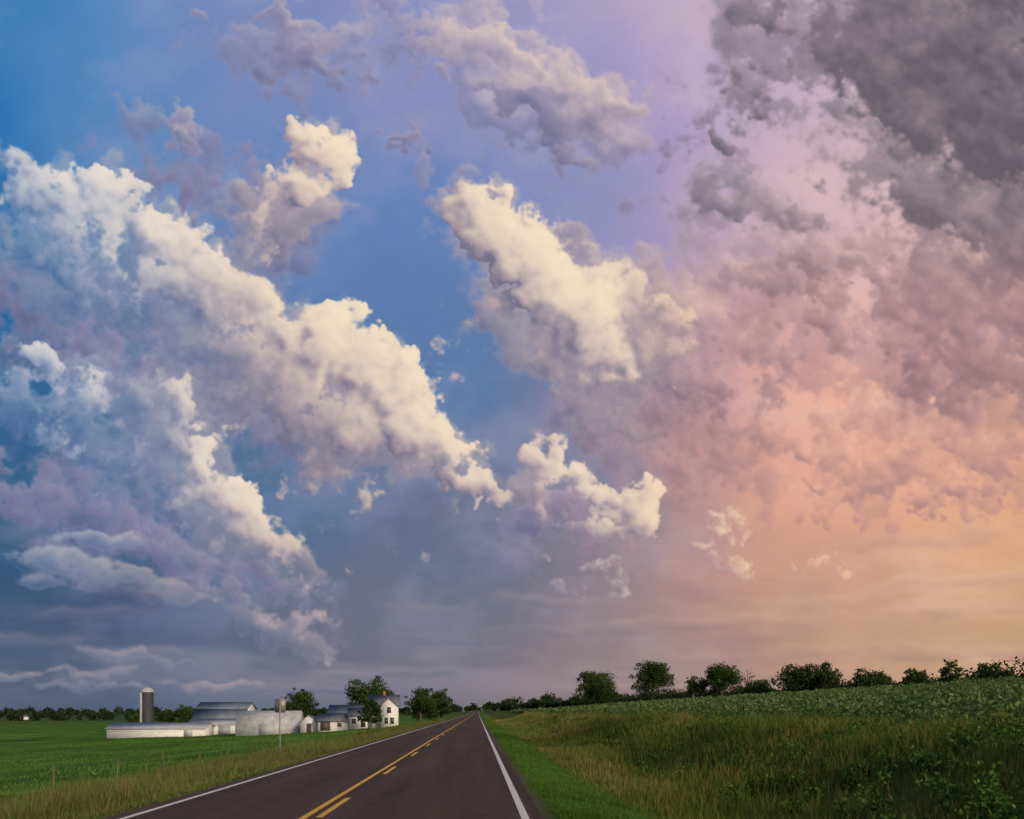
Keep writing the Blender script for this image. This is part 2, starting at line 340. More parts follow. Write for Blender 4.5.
k = (smooth(3, 5, l)*smooth(12, 9, l))[:, None]; c = c*(1-k*.6)+dry*.6*k
# gravelly dirt right beside the pavement
k = (np.exp(-(np.minimum(np.abs(s), np.abs(l))/.22)**2))[:, None]; c = c*(1-k)+np.array([.10, .085, .065])*k
dist = np.hypot(gxr, gyr); k = smooth(300, 900, dist)[:, None]; c = c*(1-k)+far*k
c *= (1+0.30*undul(gxr*.12, gyr*.12)+.25*undul(gxr*.5, gyr*.35))[:, None]
ii = np.arange(GX.size).reshape(GX.shape)
q = np.stack([ii[:-1, :-1], ii[:-1, 1:], ii[1:, 1:], ii[1:, :-1]], -1).reshape(-1, 4)
m, nt = new_mat("ground_turf")
out = N(nt, 'ShaderNodeOutputMaterial'); b = N(nt, 'ShaderNodeBsdfPrincipled'); b.inputs['Roughness'].default_value = .95; b.inputs['Specular IOR Level'].default_value = .05
a = N(nt, 'ShaderNodeAttribute', attribute_name="Col"); geo = N(nt, 'ShaderNodeNewGeometry')
n1 = N(nt, 'ShaderNodeTexNoise'); n1.inputs['Scale'].default_value = .12; n1.inputs['Detail'].default_value = 8; n1.inputs['Roughness'].default_value = .65
n2 = N(nt, 'ShaderNodeTexNoise'); n2.inputs['Scale'].default_value = 14; n2.inputs['Detail'].default_value = 5
mp = N(nt, 'ShaderNodeMapping'); mp.inputs['Scale'].default_value = (1, .6, 1)
L(nt, geo.outputs['Position'], mp.inputs[0]); L(nt, mp.outputs[0], n1.inputs['Vector']); L(nt, geo.outputs['Position'], n2.inputs['Vector'])
mr = N(nt, 'ShaderNodeMapRange'); mr.inputs[1].default_value = .3; mr.inputs[2].default_value = .7; mr.inputs[3].default_value = .45; mr.inputs[4].default_value = 1.55
ma = N(nt, 'ShaderNodeMath', operation='ADD'); L(nt, n1.outputs[0], ma.inputs[0]); 
mu = N(nt, 'ShaderNodeMath', operation='MULTIPLY_ADD'); L(nt, n2.outputs[0], mu.inputs[0]); mu.inputs[1].default_value = .5; mu.inputs[2].default_value = -.25
L(nt, mu.outputs[0], ma.inputs[1]); L(nt, ma.outputs[0], mr.inputs[0])
hs = N(nt, 'ShaderNodeHueSaturation'); L(nt, mr.outputs[0], hs.inputs['Value']); L(nt, a.outputs['Color'], hs.inputs['Color'])
L(nt, hs.outputs[0], b.inputs['Base Color'])
bp = N(nt, 'ShaderNodeBump'); bp.inputs['Strength'].default_value = .8; bp.inputs['Distance'].default_value = .08; L(nt, n2.outputs[0], bp.inputs['Height']); L(nt, bp.outputs[0], b.inputs['Normal'])
L(nt, b.outputs[0], out.inputs[0])
make_mesh("ground", np.stack([gxr, gyr, GZ.ravel()], 1), q, np.full(len(q), 4), c, m, smooth=True)

# ------------------------------------------------------------------ road
yr = np.array([v for v in ys if -60 < v <= ys_road[-1]])
def strip(name, xa, xb, z, mat, ya=None, parent=None, segs=None):
    vs, fs = [], []
    segs = segs or [(yr[0], yr[-1])]
    for (a0, b0) in segs:
        yy = np.array(sorted([a0]+[v for v in yr if a0 < v < b0]+[b0])); n0 = len(vs)
        zz = np.interp(yy, yr, zroad(yr))+z
        for y_, z_ in zip(yy, zz): vs += [(xa, y_, z_), (xb, y_, z_)]
        for i in range(len(yy)-1): k = n0+2*i; fs.append((k, k+1, k+3, k+2))
    return make_mesh(name, vs, fs, np.full(len(fs), 4), None, mat, parent=parent)

m, nt = new_mat("asphalt")
out = N(nt, 'ShaderNodeOutputMaterial'); b = N(nt, 'ShaderNodeBsdfPrincipled'); b.inputs['Roughness'].default_value = .9; b.inputs['Specular IOR Level'].default_value = .15
geo = N(nt, 'ShaderNodeNewGeometry')
nf = N(nt, 'ShaderNodeTexNoise'); nf.inputs['Scale'].default_value = 70; nf.inputs['Detail'].default_value = 4; L(nt, geo.outputs['Position'], nf.inputs['Vector'])
mp = N(nt, 'ShaderNodeMapping'); mp.inputs['Scale'].default_value = (1.1, .05, 1); L(nt, geo.outputs['Position'], mp.inputs[0])
nl = N(nt, 'ShaderNodeTexNoise'); nl.inputs['Scale'].default_value = 1.2; nl.inputs['Detail'].default_value = 4; L(nt, mp.outputs[0], nl.inputs['Vector'])
vo = N(nt, 'ShaderNodeTexVoronoi', feature='DISTANCE_TO_EDGE'); vo.inputs['Scale'].default_value = .22
wn = N(nt, 'ShaderNodeTexNoise'); wn.inputs['Scale'].default_value = 1.5; wn.inputs['Detail'].default_value = 5; L(nt, geo.outputs['Position'], wn.inputs['Vector'])
va_ = N(nt, 'ShaderNodeVectorMath', operation='MULTIPLY_ADD'); va_.inputs[1].default_value = (1.2,)*3; L(nt, wn.outputs['Color'], va_.inputs[0]); L(nt, geo.outputs['Position'], va_.inputs[2]); L(nt, va_.outputs[0], vo.inputs['Vector'])
crk = N(nt, 'ShaderNodeMapRange'); crk.inputs[1].default_value = 0.0; crk.inputs[2].default_value = .008; crk.inputs[3].default_value = .55; crk.inputs[4].default_value = 1
L(nt, vo.outputs['Distance'], crk.inputs[0])
m1 = N(nt, 'ShaderNodeMapRange'); m1.inputs[1].default_value = .3; m1.inputs[2].default_value = .7; m1.inputs[3].default_value = .45; m1.inputs[4].default_value = 1.6; L(nt, nf.outputs[0], m1.inputs[0])
m2 = N(nt, 'ShaderNodeMapRange'); m2.inputs[1].default_value = .3; m2.inputs[2].default_value = .7; m2.inputs[3].default_value = .65; m2.inputs[4].default_value = 1.35; L(nt, nl.outputs[0], m2.inputs[0])
mm = N(nt, 'ShaderNodeMath', operation='MULTIPLY'); L(nt, m1.outputs[0], mm.inputs[0]); L(nt, m2.outputs[0], mm.inputs[1])
m3 = N(nt, 'ShaderNodeMath', operation='MULTIPLY'); L(nt, mm.outputs[0], m3.inputs[0]); L(nt, crk.outputs[0], m3.inputs[1])
hs = N(nt, 'ShaderNodeHueSaturation'); hs.inputs['Color'].default_value = (.066, .044, .040, 1); L(nt, m3.outputs[0], hs.inputs['Value']); L(nt, hs.outputs[0], b.inputs['Base Color'])
bp = N(nt, 'ShaderNodeBump'); bp.inputs['Strength'].default_value = .5; bp.inputs['Distance'].default_value = .01; L(nt, nf.outputs[0], bp.inputs['Height']); L(nt, bp.outputs[0], b.inputs['Normal'])
L(nt, b.outputs[0], out.inputs[0]); asphalt = m

def paint(name, col):
    m, nt = new_mat(name)
    out = N(nt, 'ShaderNodeOutputMaterial'); b = N(nt, 'ShaderNodeBsdfPrincipled'); b.inputs['Roughness'].default_value = .7
    geo = N(nt, 'ShaderNodeNewGeometry'); n = N(nt, 'ShaderNodeTexNoise'); n.inputs['Scale'].default_value = 22; n.inputs['Detail'].default_value = 8; n.inputs['Roughness'].default_value = .7
    L(nt, geo.outputs['Position'], n.inputs['Vector'])
    mr = N(nt, 'ShaderNodeMapRange'); mr.inputs[1].default_value = .38; mr.inputs[2].default_value = .48; L(nt, n.outputs[0], mr.inputs[0])
    mx = N(nt, 'ShaderNodeMix', data_type='RGBA'); mx.inputs[6].default_value = (.11, .09, .08, 1); mx.inputs[7].default_value = (*col, 1)
    L(nt, mr.outputs[0], mx.inputs[0]); L(nt, mx.outputs[2], b.inputs['Base Color']); L(nt, b.outputs[0], out.inputs[0]); return m
road = strip("road", LE, RE, 0.0, asphalt)
wp, yp = paint("white_paint", (.72, .72, .74)), paint("yellow_paint", (.80, .42, .03))
strip("edge_line_right", .76, .90, .004, wp, parent=road)
strip("edge_line_left", -6.20, -6.08, .004, wp, parent=road)
strip("center_line_solid", -3.10, -2.98, .004, yp, parent=road)
strip("center_line_dashed", -2.84, -2.72, .004, yp, parent=road, segs=[(v, v+3.0) for v in np.arange(-5.2, 700, 9.3)])

# ------------------------------------------------------------------ grass
fol = mat_foliage("foliage")
def blades(name, n, xr, yr_, hr, wid, cols, seed, lean=.35, clump=None, xfn=None, headc=None):
    r = R(seed)
    y = np.exp(r.uniform(math.log(yr_[0]), math.log(yr_[1]), n)); x = r.uniform(xr[0], xr[1], n)
    if clump:
        f = undul(x*clump, y*clump+31)+.6*undul(x*clump*3.1, y*clump*3.1)
        keep = r.rand(n) < np.clip(.55+1.3*f, .12, 1); x, y = x[keep], y[keep]; n = len(x)
    f = undul(x*2.2+5, y*1.4)
    h = r.uniform(hr[0], hr[1], n)*(1+.9*f)
    if xfn is not None: h = h*xfn(x, y)
    k = h > .02; x, y, h = x[k], y[k], h[k]; n = len(x); f = f[k]
    z = hfun(x, y)-.02
    wd = wid*np.maximum(1, y/13)*r.uniform(.7, 1.3, n)
    th = r.uniform(0, 2*math.pi, n); px, py = np.cos(th)*wd/2, np.sin(th)*wd/2
    ph = r.uniform(0, 2*math.pi, n); ln = h*r.uniform(.1, 1, n)*lean; lx, ly = np.cos(ph)*ln, np.sin(ph)*ln
    V = np.zeros((n, 5, 3))
    V[:, 0] = np.stack([x-px, y-py, z], 1); V[:, 1] = np.stack([x+px, y+py, z], 1)
    V[:, 2] = np.stack([x-px*.75+lx*.35, y-py*.75+ly*.35, z+h*.55], 1); V[:, 3] = np.stack([x+px*.75+lx*.35, y+py*.75+ly*.35, z+h*.55], 1)
    V[:, 4] = np.stack([x+lx, y+ly, z+h], 1)
    cols = np.array(cols); ci = r.randint(0, len(cols), n); t = r.rand(n)[:, None]
    c = cols[ci]*(1-t)+cols[(ci+1) % len(cols)]*t
    pat = undul(x*.5+11, y*.3+4)[:, None]; c = c*(1+.9*pat)
    C = np.repeat(c[:, None], 5, 1)
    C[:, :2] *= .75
    if headc is not None:
        dryp = np.clip(headc[1]*(1+3.0*undul(x*.7+3, y*.4+9)), .02, .9)
        hm = r.rand(n) < dryp; C[hm, 4] = headc[0]; C[hm, 2:4] = .5*C[hm, 2:4]+.5*np.array(headc[0])
    b5 = (np.arange(n)*5)[:, None]
    idx = np.concatenate([b5+np.array([0, 1, 3, 2]), b5+np.array([2, 3, 4])], 1)
    tot = np.tile([4, 3], n)
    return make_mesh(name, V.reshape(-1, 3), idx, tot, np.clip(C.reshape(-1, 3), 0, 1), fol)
G1 = [(.06, .15, .015), (.085, .19, .022), (.045, .11, .015), (.12, .17, .035)]
GT = [(.065, .145, .02), (.14, .17, .035), (.22, .18, .05), (.055, .13, .02), (.075, .16, .022)]
edge = lambda x, y: smooth(0, .5, np.minimum(np.abs(x-RE), np.abs(x-LE)))*.9+.25
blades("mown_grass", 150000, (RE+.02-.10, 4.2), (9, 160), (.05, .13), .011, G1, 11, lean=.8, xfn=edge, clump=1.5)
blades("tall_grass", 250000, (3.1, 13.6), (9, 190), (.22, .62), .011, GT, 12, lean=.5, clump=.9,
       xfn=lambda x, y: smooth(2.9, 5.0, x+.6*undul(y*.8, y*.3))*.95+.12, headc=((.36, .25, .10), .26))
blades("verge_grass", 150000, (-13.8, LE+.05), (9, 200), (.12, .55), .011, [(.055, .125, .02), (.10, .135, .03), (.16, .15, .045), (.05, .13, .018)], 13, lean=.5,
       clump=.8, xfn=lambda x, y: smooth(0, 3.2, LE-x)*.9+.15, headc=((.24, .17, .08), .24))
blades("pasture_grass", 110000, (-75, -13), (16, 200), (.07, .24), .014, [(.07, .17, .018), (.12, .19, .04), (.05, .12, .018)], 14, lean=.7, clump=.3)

def leafmass(centers, radii, nper, size, cols, seed, flat=1.0, shell=.6):
    r = R(seed); Vs, Cs = [], []
    cols = np.array(cols)
    for cpos, rad in zip(centers, radii):
        n = int(nper*(rad[0]*rad[2])) if nper > 0 else int(-nper)
        d = r.randn(n, 3); d /= np.linalg.norm(d, axis=1)[:, None]
        u = (shell+(1-shell)*r.rand(n))*(1+.13*r.randn(n)); p = np.array(cpos)+d*u[:, None]*np.array(rad)
        a = r.randn(n, 3); a /= np.linalg.norm(a, axis=1)[:, None]; bb = np.cross(a, r.randn(n, 3)); bb /= np.linalg.norm(bb, axis=1)[:, None]+1e-9
        sz = size*r.uniform(.5, 1.35, n)[:, None]
        V = np.stack([p-a*sz, p-bb*sz*.6, p+a*sz, p+bb*sz*.6], 1)
        ci = r.randint(0, len(cols), n); c = cols[ci]*r.uniform(.7, 1.25, (n, 1))*r.uniform(.75, 1.3)
        Vs.append(V.reshape(-1, 3)); Cs.append(np.repeat(c, 4, 0))
    V = np.concatenate(Vs); C = np.concatenate(Cs); nq = len(V)//4
    return V, np.arange(len(V)).reshape(-1, 4), np.full(nq, 4), C
TC = [(.032, .066, .014), (.048, .09, .018), (.024, .05, .012), (.06, .098, .02)]
r = R(21); cen, rad = [], []
for i in range(760):
    y = math.exp(r.uniform(math.log(10), math.log(150))); x = r.uniform(5.5, 14.5)
    if r.rand() > .30+.9*smooth(6, 11, x): continue
    z = float(hfun(x, y)); s = r.uniform(.18, .5)*(1+.8*smooth(11, 13.5, x)*r.rand()); cen.append((x, y, z+s*.6)); rad.append((s*1.2, s*1.2, s*.9))
V, I, T, C = leafmass(cen, rad, -120, .055, [(.04, .10, .018), (.07, .15, .025), (.035, .085, .015), (.10, .15, .03)], 22, shell=.2)
make_mesh("roadside_weeds", V, I, T, C, fol)
# crop rows on the rising field
r = R(23); P = []
for xr_ in np.arange(14.5, 74, 1.7):
    ya = np.arange(16, 330, .35); yy = ya+r.uniform(-.2, .2, len(ya))
    keep = r.rand(len(yy)) < np.clip(60/yy, .15, 1)*np.clip(.8+.8*undul(xr_*.7+yy*0, yy*.4), .3, 1); P.append(np.stack([np.full(keep.sum(), xr_)+r.uniform(-.06, .06, keep.sum()), yy[keep]], 1))
P = np.concatenate(P); nP = len(P); Z = hfun(P[:, 0], P[:, 1]); k = 10
px = np.repeat(P, k, 0); zz = np.repeat(Z, k); n = len(px); hv = np.repeat(r.uniform(.7, 1.35, nP), k)
sz = np.repeat(np.maximum(1, P[:, 1]/70), k)
hz = r.uniform(.1, 1.15, n)
p = np.stack([px[:, 0]+r.randn(n)*.15, px[:, 1]+r.randn(n)*.16, zz+hv*hz], 1)
a = r.randn(n, 3); a[:, 2] *= .9; a /= np.linalg.norm(a, axis=1)[:, None]; b_ = np.cross(a, r.randn(n, 3)); b_ /= np.linalg.norm(b_, axis=1)[:, None]
s_ = (.13*sz*r.uniform(.6, 1.3, n))[:, None]
V = np.stack([p-a*s_, p-b_*s_*.5, p+a*s_, p+b_*s_*.5], 1).reshape(-1, 3)
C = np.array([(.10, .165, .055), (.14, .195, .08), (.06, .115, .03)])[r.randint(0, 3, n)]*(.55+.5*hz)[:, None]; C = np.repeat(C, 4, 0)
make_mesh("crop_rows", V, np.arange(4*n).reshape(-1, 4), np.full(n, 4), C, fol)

# ------------------------------------------------------------------ trees
bark = mat_plain("bark", (.10, .075, .055), .9, 6, .4)
def tube(p0, p1, r0, r1, n=7):
    p0, p1 = np.array(p0, float), np.array(p1, float); d = p1-p0; d /= np.linalg.norm(d)
    u = np.cross(d, [0.3, 1, .1]); u /= np.linalg.norm(u); v = np.cross(d, u); th = np.arange(n)*2*math.pi/n
    ring = lambda p, rr: p+rr*(np.cos(th)[:, None]*u+np.sin(th)[:, None]*v)
    V = np.concatenate([ring(p0, r0), ring(p1, r1)]); F = [(i, (i+1) % n, n+(i+1) % n, n+i) for i in range(n)]
    return V, F
def tubes_mesh(name, segs, mat, parent=None, n=7):
    Vs, Fs, o = [], [], 0
    for s in segs:
        V, F = tube(*s, n=n); Vs.append(V); Fs += [tuple(i+o for i in f) for f in F]; o += len(V)
    return make_mesh(name, np.concatenate(Vs), Fs, np.full(len(Fs), 4), None, mat, parent=parent, smooth=True)
def tree(name, x, y, h, wdt, seed, cols=TC, trunkf=.22, leaf=.26, dens=1.0):
    r = R(seed); z = float(hfun(x, y)); e = empty(name, (x, y, z-.1))
    tr = h*.022+.06; segs = []; top = np.array([r.uniform(-.3, .3), r.uniform(-.3, .3), h*.5])
    segs.append(((0, 0, 0), top*.5, tr*1.3, tr*.85)); segs.append((top*.5, top, tr*.85, tr*.55)); segs.append((top, top+[r.uniform(-.5, .5), .2, h*.42], tr*.55, tr*.15))
    cen, rad = [], []
    nl = 17
    for i in range(nl):
        a = 2*math.pi*i/nl*2.4+r.uniform(-.4, .4); t = r.uniform(0, 1); hz = h*(trunkf+.10+(.88-trunkf-.10)*t)
        env = math.sin(math.pi*min(1, .25+.66*t))**.6; rr = wdt/2*env*r.uniform(.35, .8)
        cpt = np.array([math.cos(a)*rr, math.sin(a)*rr, hz])
        st_ = top*r.uniform(.4, 1); segs.append((st_, st_*.35+cpt*.65+[0, 0, -.03*h], tr*.4, tr*.22)); segs.append((st_*.35+cpt*.65+[0, 0, -.03*h], cpt, tr*.22, tr*.06))
        q_ = wdt*r.uniform(.15, .25); cen.append(cpt); rad.append((q_, q_, q_*r.uniform(.6, .85)))
    for i in range(14):
        a = r.uniform(0, 6.28); t = r.uniform(.1, 1); env = math.sin(math.pi*min(1, .22+.68*t))**.6
        rr = wdt/2*env*r.uniform(.8, 1.08); cen.append((math.cos(a)*rr, math.sin(a)*rr, h*(trunkf+.06+(.92-trunkf)*t))); q_ = wdt*r.uniform(.05, .10); rad.append((q_, q_, q_*.7))
    cen.append((0, 0, h*.60)); rad.append((wdt*.34, wdt*.34, h*.27))
    tubes_mesh("trunk", segs, bark, e)
    V, I, T, C = leafmass(cen, rad, 26/(leaf*leaf)*.24*dens, leaf, cols, seed+1, shell=.45)
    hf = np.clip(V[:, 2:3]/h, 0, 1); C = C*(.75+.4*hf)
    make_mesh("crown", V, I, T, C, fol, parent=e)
    return e
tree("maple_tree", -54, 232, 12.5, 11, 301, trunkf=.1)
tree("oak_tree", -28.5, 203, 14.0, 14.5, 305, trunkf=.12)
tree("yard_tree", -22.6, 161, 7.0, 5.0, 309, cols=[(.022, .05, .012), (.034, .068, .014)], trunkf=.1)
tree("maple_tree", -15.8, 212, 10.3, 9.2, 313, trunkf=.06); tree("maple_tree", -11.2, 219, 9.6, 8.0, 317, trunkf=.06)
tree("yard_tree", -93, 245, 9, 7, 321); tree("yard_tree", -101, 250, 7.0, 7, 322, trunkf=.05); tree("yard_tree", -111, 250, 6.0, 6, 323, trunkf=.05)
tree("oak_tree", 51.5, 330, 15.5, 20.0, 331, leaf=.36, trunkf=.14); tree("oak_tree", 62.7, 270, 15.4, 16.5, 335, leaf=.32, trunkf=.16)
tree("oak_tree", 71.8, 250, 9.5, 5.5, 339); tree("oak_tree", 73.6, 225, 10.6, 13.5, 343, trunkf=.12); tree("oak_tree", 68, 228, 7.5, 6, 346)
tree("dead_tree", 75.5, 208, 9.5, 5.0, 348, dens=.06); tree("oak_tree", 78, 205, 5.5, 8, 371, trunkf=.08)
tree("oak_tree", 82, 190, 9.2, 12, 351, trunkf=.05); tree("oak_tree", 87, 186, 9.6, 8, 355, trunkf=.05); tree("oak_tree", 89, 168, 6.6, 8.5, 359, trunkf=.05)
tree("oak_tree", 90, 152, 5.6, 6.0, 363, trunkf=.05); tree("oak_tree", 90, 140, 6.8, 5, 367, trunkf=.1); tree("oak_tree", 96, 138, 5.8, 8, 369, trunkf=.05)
# distant tree belts (one mass)
def belt(pts, hgt, depth, seed, step, leaf, hvar=.4, n1=170):
    r = R(seed); cen, rad = [], []
    for (p, q_) in zip(pts[:-1], pts[1:]):
        ln = math.hypot(q_[0]-p[0], q_[1]-p[1]); n = max(2, int(ln/step))
        for i in range(n):
            t = (i+r.rand())/n; x = p[0]+(q_[0]-p[0])*t+r.uniform(-depth, depth); y = p[1]+(q_[1]-p[1])*t+r.uniform(-depth, depth)
            hh = hgt*(1-hvar/2+hvar*r.rand()+.30*math.sin(x*.21+seed)*math.sin(y*.043)); z = float(hfun(x, y))
            cen.append((x, y, z+hh*.48)); rad.append((hh*.55, hh*.55, hh*.52))
    return leafmass(cen, rad, -n1, leaf, [(.026, .05, .018), (.036, .066, .02), (.02, .04, .016)], seed, shell=.5)
parts = [belt([(-1500, 1150), (-900, 1000), (-350, 950), (-60, 980), (-15, 1010)], 8, 14, 401, 7, 1.5),
         belt([(-420, 560), (-300, 600), (-180, 640)], 6, 8, 402, 6, .9),
         belt([(12, 900), (60, 860), (140, 800), (260, 700)], 11, 12, 403, 6, 1.3),
         belt([(14, 620), (40, 590), (70, 520), (95, 450), (115, 380)], 6.0, 5, 404, 3.0, .8),
         belt([(70, 420), (84, 330), (88, 240), (92, 190), (97, 150), (104, 120), (112, 95)], 4.2, 4.0, 405, 1.2, .34, 1.0, 260),
         belt([(-2500, 1900), (-1200, 1700), (0, 1800), (900, 1700), (2200, 1500)], 14, 20, 406, 13, 2.6)]
o = 0; VV, II, TT, CC = [], [], [], []
for V, I, T, C in parts: VV.append(V); II.append(I+o); TT.append(T); CC.append(C); o += len(V)
make_mesh("distant_treeline", np.concatenate(VV), np.concatenate(II), np.concatenate(TT), np.concatenate(CC), fol)

# ------------------------------------------------------------------ buildings
M_white = mat_plain("white_siding", (.62, .62, .65), .6, 1.2, .16, stretch=(1, 1, 3)); M_metal = mat_plain("metal_panels", (.42, .44, .50), .5, .8, .3, ribs=3.0)
M_grey = mat_plain("grey_shingles", (.13, .145, .18), .8, 1.5, .25); M_steelroof = mat_plain("steel_roof", (.15, .19, .26), .6, .6, .25, ribs=3)
M_lroof = mat_plain("light_roof", (.36, .39, .45), .6, .6, .2, ribs=2.5); M_glass = mat_plain("window_glass", (.03, .035, .045), .15, 1, .1)
M_dark = mat_plain("dark_door", (.07, .06, .06), .7, 2, .3); M_conc = mat_plain("hoop_steel", (.07, .075, .09), .8, 1.5, .25); M_trim = mat_plain("trim", (.7, .7, .7), .6, 2, .08)
M_brick = mat_plain("brick", (.25, .12, .09), .85, 6, .3); M_red = mat_plain("weathered_wood", (.11, .09, .075), .9, 3, .4, stretch=(1, 1, .2))
def boxes(name, bl, mat, parent):
    V, F = [], []
    for (x0, x1, y0, y1, z0, z1) in bl:
        o = len(V); V += [(x0, y0, z0), (x1, y0, z0), (x1, y1, z0), (x0, y1, z0), (x0, y0, z1), (x1, y0, z1), (x1, y1, z1), (x0, y1, z1)]
        F += [tuple(o+i for i in f) for f in ((0, 3, 2, 1), (4, 5, 6, 7), (0, 1, 5, 4), (1, 2, 6, 5), (2, 3, 7, 6), (3, 0, 4, 7))]
    return make_mesh(name, V, F, np.full(len(F), 4), None, mat, parent=parent)
def prism(name, prof, x0, x1, mat, parent, axis='x'):
    n = len(prof); V = [(x0, p[0], p[1]) for p in prof]+[(x1, p[0], p[1]) for p in prof]
    if axis == 'y': V = [(v[1], v[0], v[2]) for v in V]
    idx = list(range(n))+[n+i for i in reversed(range(n))]; tot = [n, n]
    for i in range(n): j = (i+1) % n; idx += [i, n+i, n+j, j]; tot.append(4)
    return make_mesh(name, V, idx, tot, None, mat, parent=parent)
def gable(e, Lx, Wy, hw, hr, mw, mr_, ov=.35, axis='x', off=(0, 0), tag=""):
    ox, oy = off
    a, w2 = Lx/2, Wy/2; c = oy if axis == 'x' else ox; d = ox if axis == 'x' else oy
    prism("walls"+tag, [(c-w2, -1.2), (c+w2, -1.2), (c+w2, hw), (c, hw+hr), (c-w2, hw)], d-a, d+a, mw, e, axis)
    sl = hr/w2; t = .14
    for sgn, nm in ((-1, "roof_front"), (1, "roof_back")):
        y_e = c+sgn*(w2+ov); ze = hw-ov*sl+.03
        prism(nm+tag, [(c, hw+hr+.03), (y_e, ze), (y_e, ze+t), (c, hw+hr+.03+t)], d-a-ov, d+a+ov, mr_, e, axis)
def openings(e, face_y, wins, mat=M_glass, name="windows", x_face=None):
    fr, gl = [], []
    for (x, z, w_, h_) in wins:
        if x_face is None:
            fr += [(x-w_/2-.1, x+w_/2+.1, face_y-.06, face_y+.02, z-.1, z), (x-w_/2-.1, x+w_/2+.1, face_y-.06, face_y+.02, z+h_, z+h_+.1),
                   (x-w_/2-.1, x-w_/2, face_y-.06, face_y+.02, z+.001, z+h_-.001), (x+w_/2, x+w_/2+.1, face_y-.06, face_y+.02, z+.001, z+h_-.001)]
            gl.append((x-w_/2+.001, x+w_/2-.001, face_y-.03, face_y+.02, z+.001, z+h_-.001))
        else:
            fr += [(x_face-.02, x_face+.06, x-w_/2-.1, x+w_/2+.1, z-.1, z), (x_face-.02, x_face+.06, x-w_/2-.1, x+w_/2+.1, z+h_, z+h_+.1)]
            gl.append((x_face-.02, x_face+.03, x-w_/2, x+w_/2, z+.001, z+h_-.001))
    boxes(name+"_frames", fr, M_trim, e); boxes(name, gl, mat, e)
def at(name, x, y, rot=0, dz=0): return empty(name, (x, y, float(hfun(x, y))+dz), math.radians(rot))

e = at("long_poultry_barn", -77.5, 190, 3); gable(e, 22.5, 9, 2.1, 1.3, M_white, M_lroof); boxes("curtain_rail", [(-11, 11, -4.56, -4.50, 1.5, 1.6)], M_trim, e)
openings(e, -4.5, [(7.5, .1, 2.0, 1.7)], M_lroof, "door")
e = at("machine_shed", -66.5, 198, 2); gable(e, 13, 8, 2.7, 1.3, M_white, M_lroof); openings(e, -4, [(-3, .1, 3, 2.3), (2.5, .1, 3, 2.3)], M_lroof, "sliding_doors")
e = at("dairy_barn", -69.5, 213, -4); 
prism("walls", [(-5.5, -1), (5.5, -1), (5.5, 3.4), (3.6, 6.4), (0, 8.2), (-3.6, 6.4), (-5.5, 3.4)], -6.9, 6.9, M_white, e)
for s_ in (-1, 1):
    prism("roof_lower", [(s_*5.8, 3.1), (s_*3.65, 6.5), (s_*3.65, 6.68), (s_*5.95, 3.2)], -7.3, 7.3, M_steelroof, e); prism("roof_upper", [(s_*3.7, 6.52), (0, 8.35), (0, 8.52), (s_*3.7, 6.7)], -7.3, 7.3, M_steelroof, e)
openings(e, -5.5, [(x, 1.0, 1, .9) for x in (-5, -2, 2, 5)])
e = at("quonset_shed", -48.5, 180, 6)
th = np.linspace(0, math.pi, 15); prof = [(-5.0, -1)]+[(-5.0*math.cos(t), 1.6+4.0*math.sin(t)) for t in th]+[(5.0, -1)]
prism("shell", prof[::-1], -7, 7, M_metal, e); boxes("ribs", [(x-.05, x+.05, -5.05, -5.0, -.8, 1.7) for x in np.arange(-6.5, 7, 1.0)], M_lroof, e)
boxes("sliding_door", [(-1.8, 1.8, -5.12, -5.055, 0, 2.6)], M_lroof, e)
e = at("small_shed", -38, 174, 4); gable(e, 4.6, 3.8, 2.4, 1.5, M_white, M_grey, axis='y', ov=.25); openings(e, -2.3, [(0, .1, 1.1, 2.0)], M_dark, "door"); 
e = at("garage", -32.3, 172, 4); gable(e, 6.4, 5.5, 2.3, 1.5, M_white, M_grey); openings(e, -2.75, [(-1.6, .1, 2.2, 2.0), (1.5, 1.0, .9, .9)], M_dark, "openings")
e = at("feed_barn", -31, 186, 0); gable(e, 9.5, 8, 3.2, 2.6, M_white, M_steelroof); openings(e, -4, [(-2, .1, 2.6, 2.6), (3, 1.2, .9, .9)], M_dark, "openings")
e = at("farmhouse", -21.2, 173, 5)
gable(e, 6.4, 5.6, 5.2, 2.1, M_white, M_grey); gable(e, 3.4, 3.6, 4.9, 1.6, M_white, M_grey, axis='y', off=(1.2, -3.4), ov=.25, tag="_wing")
gable(e, 4.6, 4.8, 2.8, 1.5, M_white, M_grey, off=(-5.5, .2), tag="_annex")
openings(e, -2.8, [(-2.2, .9, .9, 1.4), (-2.2, 3.4, .9, 1.3)]); openings(e, -5.1, [(.6, .9, .8, 1.4), (1.9, .9, .8, 1.4), (1.2, 3.3, .9, 1.3)], name="wing_windows"); openings(e, -2.2, [(-6.6, .9, .9, 1.1), (-4.6, .1, 1.0, 2.0)], name="annex_windows")
openings(e, 0, [(-1.2, .9, .9, 1.4), (-1.2, 3.4, .9, 1.3), (1.2, 3.4, .9, 1.3)], name="side_windows", x_face=3.2)
boxes("chimney", [(-.3, .3, -.3, .3, 6.8, 8.3)], M_brick, e)
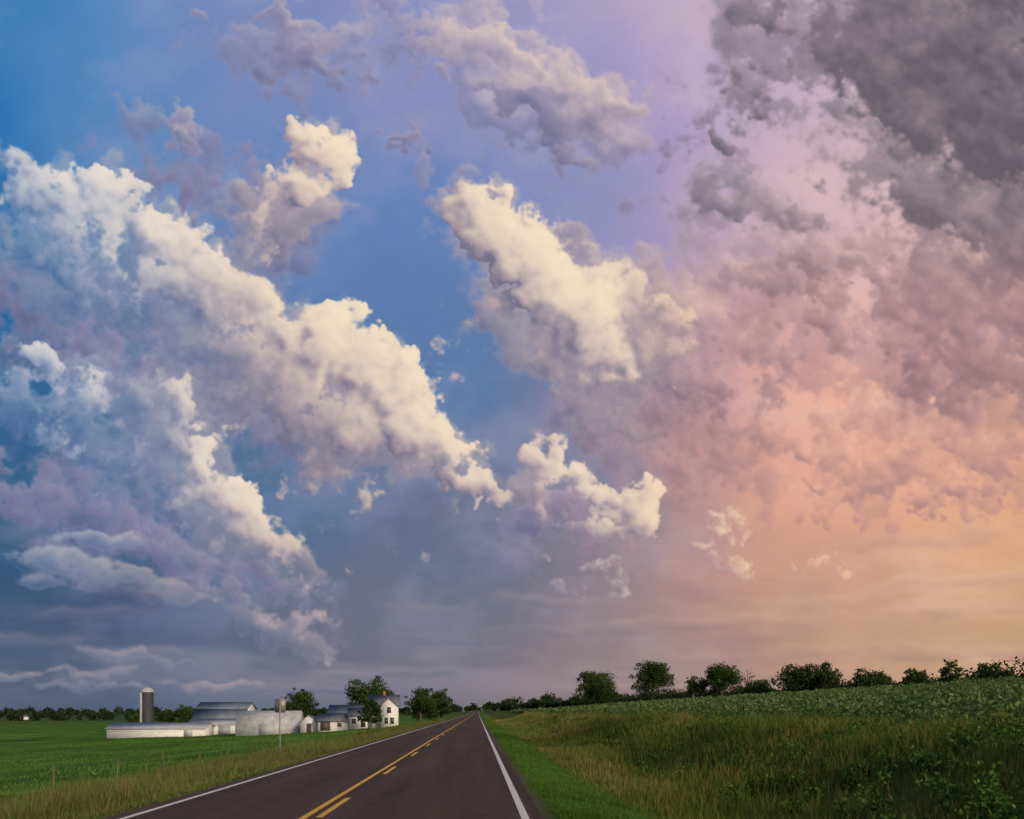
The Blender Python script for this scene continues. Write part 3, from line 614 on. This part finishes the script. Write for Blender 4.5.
# silo: ribbed staves, hoops, dome
e = at("silo", -92.3, 216, 0)
n = 24; th = np.arange(n)*2*math.pi/n; rings = [(1.65, -1), (1.65, 11.9)]
V = [(r_*math.cos(t), r_*math.sin(t), z) for r_, z in rings for t in th]; F = [(i, (i+1) % n, n+(i+1) % n, n+i) for i in range(n)]
make_mesh("stave_wall", V, F, np.full(len(F), 4), None, mat_plain("silo_staves", (.028, .034, .048), .7, 1.2, .4, stretch=(1, 1, .15)), parent=e, smooth=True)
V, F = [], []
for k_, z in enumerate(np.arange(.6, 11.9, .9)):
    o = len(V); V += [(r_*math.cos(t), r_*math.sin(t), zz_) for r_, zz_ in ((1.66, z), (1.69, z+.02), (1.69, z+.05), (1.66, z+.07)) for t in th]
    for a_ in range(3): F += [(o+a_*n+i, o+a_*n+(i+1) % n, o+(a_+1)*n+(i+1) % n, o+(a_+1)*n+i) for i in range(n)]
make_mesh("steel_hoops", V, F, np.full(len(F), 4), None, M_conc, parent=e)
V, F = [], []
rr = [(1.75, 11.85), (1.75, 12.05)]+[(1.72*math.cos(a_), 12.05+1.2*math.sin(a_)) for a_ in np.linspace(.1, 1.5, 7)]
V = [(r_*math.cos(t), r_*math.sin(t), z) for r_, z in rr for t in th]
for a_ in range(len(rr)-1): F += [(a_*n+i, a_*n+(i+1) % n, (a_+1)*n+(i+1) % n, (a_+1)*n+i) for i in range(n)]
make_mesh("dome_roof", V, F, np.full(len(F), 4), None, M_lroof, parent=e, smooth=True)
boxes("unloading_chute", [(-1.25, -.75, -1.95, -1.35, -1, 11.7)], M_lroof, e)
e = at("distant_barn", -400, 690, 5); gable(e, 12, 8, 2.6, 1.8, M_white, M_grey)

# ------------------------------------------------------------------ road sign (seen from behind) and fence
e = at("road_sign", -11.0, 42.7, -4)
m_galv = mat_plain("galvanised_steel", (.30, .29, .29), .5, 5, .2, metal=.5); m_alum = mat_plain("sign_back", (.20, .19, .20), .5, 3, .12, metal=.3)
boxes("post", [(-.035, .035, -.02, .02, -.3, 3.3), (-.05, -.036, -.02, .035, -.3, 3.3), (.036, .05, -.02, .035, -.3, 3.3)], m_galv, e)
pr = [(-.30+.05, 2.55), (.30-.05, 2.55), (.30, 2.60), (.30, 3.28), (.25, 3.33), (-.25, 3.33), (-.30, 3.28), (-.30, 2.60)]
o = prism("panel", pr, .036, .042, m_alum, e, axis='y'); boxes("bolts", [(-.02, .02, -.035, -.021, z, z+.04) for z in (2.72, 3.12)], m_galv, e)
V = []; segs = []; fx = -13.4; r = R(31); pts = []
for y in np.arange(12, 170, 4.2):
    z = float(hfun(fx, y)); tx, ty = r.uniform(-.07, .07, 2); segs.append(((fx, y, z-.3), (fx+tx, y+ty, z+r.uniform(.95, 1.1)), .032, .026)); pts.append((fx, y, z))
for zz_ in (.3, .6, .9):
    for p, q_ in zip(pts[:-1], pts[1:]): segs.append(((p[0]+.03, p[1], p[2]+zz_), (q_[0]+.03, q_[1], q_[2]+zz_), .002, .002))
tubes_mesh("wire_fence", segs, M_red, n=5)
scene.view_settings.view_transform = 'Standard'; scene.view_settings.look = 'None'; scene.view_settings.exposure = 0
print("DONE")
